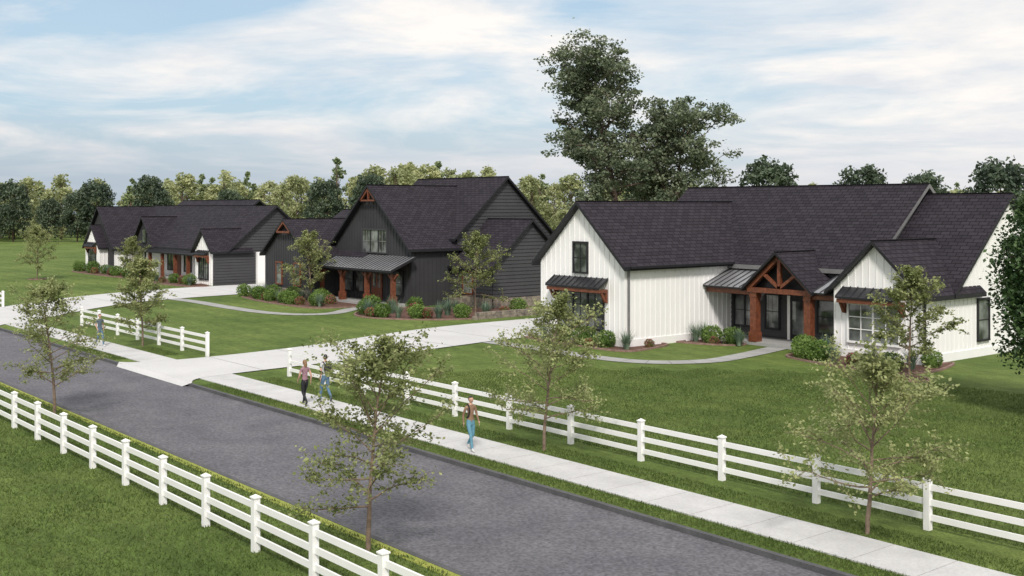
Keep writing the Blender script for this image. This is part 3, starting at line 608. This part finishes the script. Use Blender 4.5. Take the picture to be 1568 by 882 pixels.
# ------------------------------------------------------------------ people
def flat(name,c,r=.75): return M(name,c,tuple(k*.75 for k in c),r,9)
SKIN=flat('skin',(.55,.33,.24),.55); EYE=flat('eye',(.03,.02,.02),.2); LIP=flat('lip',(.35,.13,.11),.5)
def person(name,loc,face,H,shirt,pants,hair,shoe,sleeve=.55,hips=.125,should=.185,longh=False,pack=None,strap=None,ph=1,bun=False):
    e=empty(name,loc); e.rotation_euler=(0,0,face); k=H/1.755; e.scale=(k,k,k)
    V=[];E=[];R=[];lab=[]
    def v(p,r): V.append(p);R.append(r if isinstance(r,tuple) else (r,r)); return len(V)-1
    def ed(a,b,l): E.append((a,b)); lab.append(l)
    pel=v((0,0,.96),(hips,.10)); wst=v((0,.0,1.10),(hips*.86,.085)); ch=v((0,.01,1.28),(.142,.10)); uc=v((0,0,1.40),(.125,.085)); nb=v((0,0,1.475),.06); nt=v((0,.015,1.56),.052)
    ed(pel,wst,'S'); ed(wst,ch,'S'); ed(ch,uc,'S'); ed(uc,nb,'S'); ed(nb,nt,'K')
    for sg in (-1,1):
        fwd=sg*ph>0
        hp=v((sg*.088,0,.88),.088)
        if fwd: kn=v((sg*.09,.17,.50),.058); an=v((sg*.09,.24,.10),.04); hl=v((sg*.09,.20,.045),.036); to=v((sg*.10,.40,.035),.03)
        else: kn=v((sg*.09,.0,.49),.058); an=v((sg*.09,-.30,.17),.04); hl=v((sg*.09,-.345,.13),.034); to=v((sg*.10,-.20,.032),.03)
        mt=v(tuple((np.array(V[an])*.5+np.array(V[to])*.5)-np.array((0,0,.015))),.034)
        ca=v(tuple(np.array(V[kn])*.68+np.array(V[an])*.32+np.array((0,-.012,0))),.054)
        ed(pel,hp,'P'); ed(hp,kn,'P'); ed(kn,ca,'P'); ed(ca,an,'P'); ed(an,hl,'O'); ed(an,mt,'O'); ed(mt,to,'O')
        sh=v((sg*should,-.005,1.415),.056)
        if fwd: el=v((sg*(should+.055),-.10,1.15),.039); wr=v((sg*(should+.06),-.06,.91),.026); 
        else: el=v((sg*(should+.055),.03,1.14),.039); wr=v((sg*(should+.04),.18,.94),.026)
        pd=np.array(V[wr])-np.array(V[el]); pd/=np.linalg.norm(pd); pm=v(tuple(np.array(V[wr])+pd*.075),(.036,.018))
        ed(uc,sh,'S'); ed(sh,el,'A'); ed(el,wr,'F'); ed(wr,pm,'K')
        side=np.array((0,1,0.)); side-=pd*side.dot(pd); side/=np.linalg.norm(side); inn=np.array((-sg,0,0.))
        fm=bpy.data.meshes.new('f'); fv=[];fe=[];fr=[]
        for j,(o_,l_) in enumerate(((-.026,.062),(-.009,.075),(.009,.080),(.026,.070))):
            b=np.array(V[pm])+side*o_-pd*.02; q=len(fv); fv+=[tuple(b),tuple(b+pd*(.02+l_*.5)),tuple(b+pd*(.02+l_*.8)+inn*.012),tuple(b+pd*(.02+l_*.95)+inn*.028)]; fe+=[(q,q+1),(q+1,q+2),(q+2,q+3)]; fr+=[.010,.009,.008,.007]
        b=np.array(V[wr])+pd*.02+side*.02; q=len(fv); fv+=[tuple(b),tuple(b+side*.028+pd*.03+inn*.008),tuple(b+side*.038+pd*.062+inn*.018)]; fe+=[(q,q+1),(q+1,q+2)]; fr+=[.012,.010,.008]
        fm.from_pydata(fv,fe,[]); sko(fm,fr,e,'fingers',None,[SKIN],1)
    def labeler(me):
        for p in me.polygons:
            c=np.array(p.center); best=9;bl='S';bt=0
            for (a,b),l in zip(E,lab):
                A=np.array(V[a]);B=np.array(V[b]); t=max(0,min(1,np.dot(c-A,B-A)/np.dot(B-A,B-A))); dd=np.linalg.norm(c-A-t*(B-A))-np.mean(R[a])*(1-t)-np.mean(R[b])*t
                if dd<best: best=dd;bl=l;bt=t
            i={'S':0,'P':1,'O':2,'K':3}.get(bl,0)
            if bl=='A': i=0 if bt<sleeve else 3
            if bl=='F': i=0 if sleeve>1 else 3
            if bl=='S' and c[2]<.93: i=1
            p.material_index=i
    m=bpy.data.meshes.new('b'); m.from_pydata(V,E,[]); sko(m,R,e,'body',labeler,[shirt,pants,shoe,SKIN],2)
    def blob(nm,c,s,mat,cut=None,seg=20):
        import bmesh
        bm=bmesh.new(); bmesh.ops.create_uvsphere(bm,u_segments=seg,v_segments=seg*2//3,radius=1)
        if cut: bmesh.ops.delete(bm,geom=[q for q in bm.verts if cut(q.co)],context='VERTS')
        for q in bm.verts:
            q.co.x*=s[0];q.co.y*=s[1];q.co.z*=s[2]
            if nm=='head' and q.co.z<0: q.co.x*=1+q.co.z*2.2; q.co.y*=1+q.co.z*.8
        me=bpy.data.meshes.new(nm); bm.to_mesh(me); bm.free(); me.materials.append(mat)
        for p in me.polygons: p.use_smooth=True
        o=bpy.data.objects.new(nm,me); o.location=c; link(o,e)
    hc=(0,.022,1.645); blob('head',hc,(.075,.093,.112),SKIN)
    blob('hair',(0,.012,1.658),(.084,.098,.112),hair,lambda c:(c.y>.28 and c.z<.42) or c.z<-.42)
    if longh: blob('hair_back',(0,-.055,1.57),(.07,.045,.12),hair)
    if bun: blob('hair_bun',(0,-.10,1.70),(.04,.04,.04),hair)
    blob('nose',(0,.118,1.632),(.011,.016,.02),SKIN,seg=8)
    for sg in (-1,1):
        blob('ear',(sg*.076,.015,1.64),(.01,.02,.03),SKIN,seg=8); blob('eye',(sg*.03,.104,1.655),(.012,.008,.007),EYE,seg=8)
    blob('mouth',(0,.103,1.592),(.024,.008,.007),LIP,seg=8)
    if pack:
        blob('backpack',(0,-.17,1.25),(.15,.10,.23),pack); blob('backpack_pocket',(0,-.25,1.15),(.11,.05,.10),pack)
    if pack or strap:
        b=MB(); mt_=pack or strap
        for sg in ((-1,1) if pack else (1,)):
            pts=[(sg*.10,-.10,1.42),(sg*.105,-.02,1.495),(sg*.11,.08,1.44),(sg*.115,.122,1.30),(sg*.125,.07,1.12),(sg*.12,-.05,1.06)]
            for a,c in zip(pts,pts[1:]): b.beam(a,c,.035,mt_,(1,0,0))
        b.obj('straps',e)
def sko(m,R,parent,name,labeler,mats,sub):
    o=bpy.data.objects.new('tmp',m); COL.objects.link(o); o.modifiers.new('s','SKIN')
    for i,r in enumerate(R):
        sv=m.skin_vertices[0].data[i]; sv.radius=r if isinstance(r,tuple) else (r,r); sv.use_root=(i==0)
    sb=o.modifiers.new('u','SUBSURF'); sb.levels=sub; sb.render_levels=sub
    dg=bpy.context.evaluated_depsgraph_get(); nm=bpy.data.meshes.new_from_object(o.evaluated_get(dg)); bpy.data.objects.remove(o)
    nm.materials.clear()
    for q in mats: nm.materials.append(q)
    for p in nm.polygons: p.use_smooth=True; p.material_index=0
    if labeler: labeler(nm)
    nm.name=name; b=bpy.data.objects.new(name,nm); link(b,parent)
BLKH=flat('black_hair',(.02,.015,.012),.4); BLND=flat('auburn_hair',(.26,.15,.08),.4); JEAN=flat('blue_denim',(.10,.19,.30)); TEAL=flat('light_denim',(.12,.30,.40))
SHO=flat('white_shoes',(.6,.6,.6)); SHB=flat('dark_shoes',(.05,.05,.05)); MAUV=flat('mauve_top',(.33,.19,.23)); LEG=flat('black_leggings',(.012,.013,.018)); WT=flat('light_tshirt',(.55,.57,.58)); PK=flat('black_backpack',(.015,.017,.025)); TAN=flat('brown_jacket',(.28,.17,.11)); SLT=flat('slate_shirt',(.10,.14,.19))
person('walking_woman',(-37.85,20.98,.035),math.radians(92),1.70,MAUV,LEG,BLND,SHB,.35,.12,.165,True,ph=1)
person('walking_man',(-38.0,21.95,.035),math.radians(88),1.80,WT,JEAN,BLKH,SHB,.5,pack=PK,ph=-1)
person('walking_woman',(-27.6,21.0,.035),math.radians(-95),1.66,TAN,TEAL,BLKH,SHO,2.0,.12,.165,False,strap=LEG,ph=1)
person('walking_man',(-60.6,21.3,.035),math.radians(-80),1.74,SLT,JEAN,BLKH,SHO,.5,ph=-1)
# ------------------------------------------------------------------ sky, sun, camera
world=bpy.data.worlds.new('World'); scene.world=world; world.use_nodes=True; nt=world.node_tree; g=N(nt); nt.nodes.clear()
SUN_EL=math.radians(44); sx,sy=.78,-.626
out=g.n('ShaderNodeOutputWorld'); sky=g.n('ShaderNodeTexSky'); sky.sky_type='NISHITA'; sky.sun_disc=False; sky.sun_elevation=SUN_EL; sky.sun_rotation=math.atan2(sx,sy); sky.air_density=1.2; sky.dust_density=1.0
b1=g.n('ShaderNodeBackground'); b1.inputs[1].default_value=.14; g.l(sky.outputs[0],b1.inputs[0])
tc=g.n('ShaderNodeTexCoord'); sp=g.n('ShaderNodeSeparateXYZ'); g.l(tc.outputs['Generated'],sp.inputs[0])
mx=g.n('ShaderNodeMath',operation='MAXIMUM'); g.l(sp.outputs['Z'],mx.inputs[0]); mx.inputs[1].default_value=0
ad=g.n('ShaderNodeMath',operation='ADD'); g.l(mx.outputs[0],ad.inputs[0]); ad.inputs[1].default_value=.12
dx=g.n('ShaderNodeMath',operation='DIVIDE'); g.l(sp.outputs['X'],dx.inputs[0]); g.l(ad.outputs[0],dx.inputs[1])
dy=g.n('ShaderNodeMath',operation='DIVIDE'); g.l(sp.outputs['Y'],dy.inputs[0]); g.l(ad.outputs[0],dy.inputs[1])
cb=g.n('ShaderNodeCombineXYZ'); g.l(dx.outputs[0],cb.inputs[0]); g.l(dy.outputs[0],cb.inputs[1])
no=g.n('ShaderNodeTexNoise'); no.inputs['Scale'].default_value=.85; no.inputs['Detail'].default_value=11; no.inputs['Roughness'].default_value=.58; no.inputs['Distortion'].default_value=.5; g.l(cb.outputs[0],no.inputs['Vector'])
# cloud deck thins toward the -X side of the sky
bias=g.n('ShaderNodeMath',operation='MULTIPLY_ADD'); g.l(sp.outputs['X'],bias.inputs[0]); bias.inputs[1].default_value=.26; bias.inputs[2].default_value=.215
sm_=g.n('ShaderNodeMath',operation='ADD'); g.l(no.outputs['Fac'],sm_.inputs[0]); g.l(bias.outputs[0],sm_.inputs[1])
rp=g.n('ShaderNodeValToRGB'); rp.color_ramp.elements[0].position=.40; rp.color_ramp.elements[1].position=.60; rp.color_ramp.elements[0].color=(.08,.08,.08,1); rp.color_ramp.elements[1].color=(1,1,1,1); g.l(sm_.outputs[0],rp.inputs[0])
n2=g.n('ShaderNodeTexNoise'); n2.inputs['Scale'].default_value=1.5; n2.inputs['Detail'].default_value=10; n2.inputs['Roughness'].default_value=.6; g.l(cb.outputs[0],n2.inputs['Vector'])
r2=g.n('ShaderNodeValToRGB'); r2.color_ramp.elements[0].position=.36; r2.color_ramp.elements[1].position=.60; r2.color_ramp.elements[0].color=(.70,.73,.77,1); r2.color_ramp.elements[1].color=(.94,.90,.86,1); g.l(n2.outputs['Fac'],r2.inputs[0])
blue=g.n('ShaderNodeBackground'); blue.inputs[0].default_value=(.40,.58,.76,1); blue.inputs[1].default_value=1.0
mb1=g.n('ShaderNodeMixShader'); mb1.inputs[0].default_value=.75; g.l(b1.outputs[0],mb1.inputs[1]); g.l(blue.outputs[0],mb1.inputs[2])
hz=g.n('ShaderNodeMapRange'); hz.inputs[1].default_value=.0; hz.inputs[2].default_value=.085; g.l(sp.outputs['Z'],hz.inputs[0])
b2=g.n('ShaderNodeBackground'); b2.inputs[1].default_value=1.10; g.l(r2.outputs[0],b2.inputs[0])
ms=g.n('ShaderNodeMixShader'); g.l(rp.outputs[0],ms.inputs[0]); g.l(mb1.outputs[0],ms.inputs[1]); g.l(b2.outputs[0],ms.inputs[2])
# horizon haze: greyer toward -X, paler toward +Y
hx=g.n('ShaderNodeMapRange'); hx.inputs[1].default_value=-.95; hx.inputs[2].default_value=-.5; g.l(sp.outputs['X'],hx.inputs[0])
hc_=g.n('ShaderNodeMix',data_type='RGBA'); g.l(hx.outputs[0],hc_.inputs[0]); hc_.inputs[6].default_value=(.46,.53,.61,1); hc_.inputs[7].default_value=(.78,.78,.81,1)
hb=g.n('ShaderNodeBackground'); hb.inputs[1].default_value=1.0; g.l(hc_.outputs[2],hb.inputs[0])
m3=g.n('ShaderNodeMixShader'); g.l(hz.outputs[0],m3.inputs[0]); g.l(hb.outputs[0],m3.inputs[1]); g.l(ms.outputs[0],m3.inputs[2]); g.l(m3.outputs[0],out.inputs[0])
sd=bpy.data.lights.new('sun','SUN'); sd.energy=3.2; sd.angle=math.radians(9.0); sd.color=(1,.94,.87); so=bpy.data.objects.new('sun',sd); link(so)
dirv=-Vector((sx*math.cos(SUN_EL),sy*math.cos(SUN_EL),math.sin(SUN_EL))); so.rotation_euler=dirv.to_track_quat('-Z','Y').to_euler(); so.location=(20,-20,40)
cam=bpy.data.cameras.new('camera'); co=bpy.data.objects.new('camera',cam); link(co); co.location=(0,0,7.5); co.rotation_euler=(math.radians(90),0,math.radians(50.64))
cam.sensor_width=36; cam.lens=39.83; cam.shift_y=-.0797; cam.clip_end=3000; scene.camera=co
scene.view_settings.view_transform='Standard'; scene.view_settings.look='None'; scene.view_settings.exposure=0
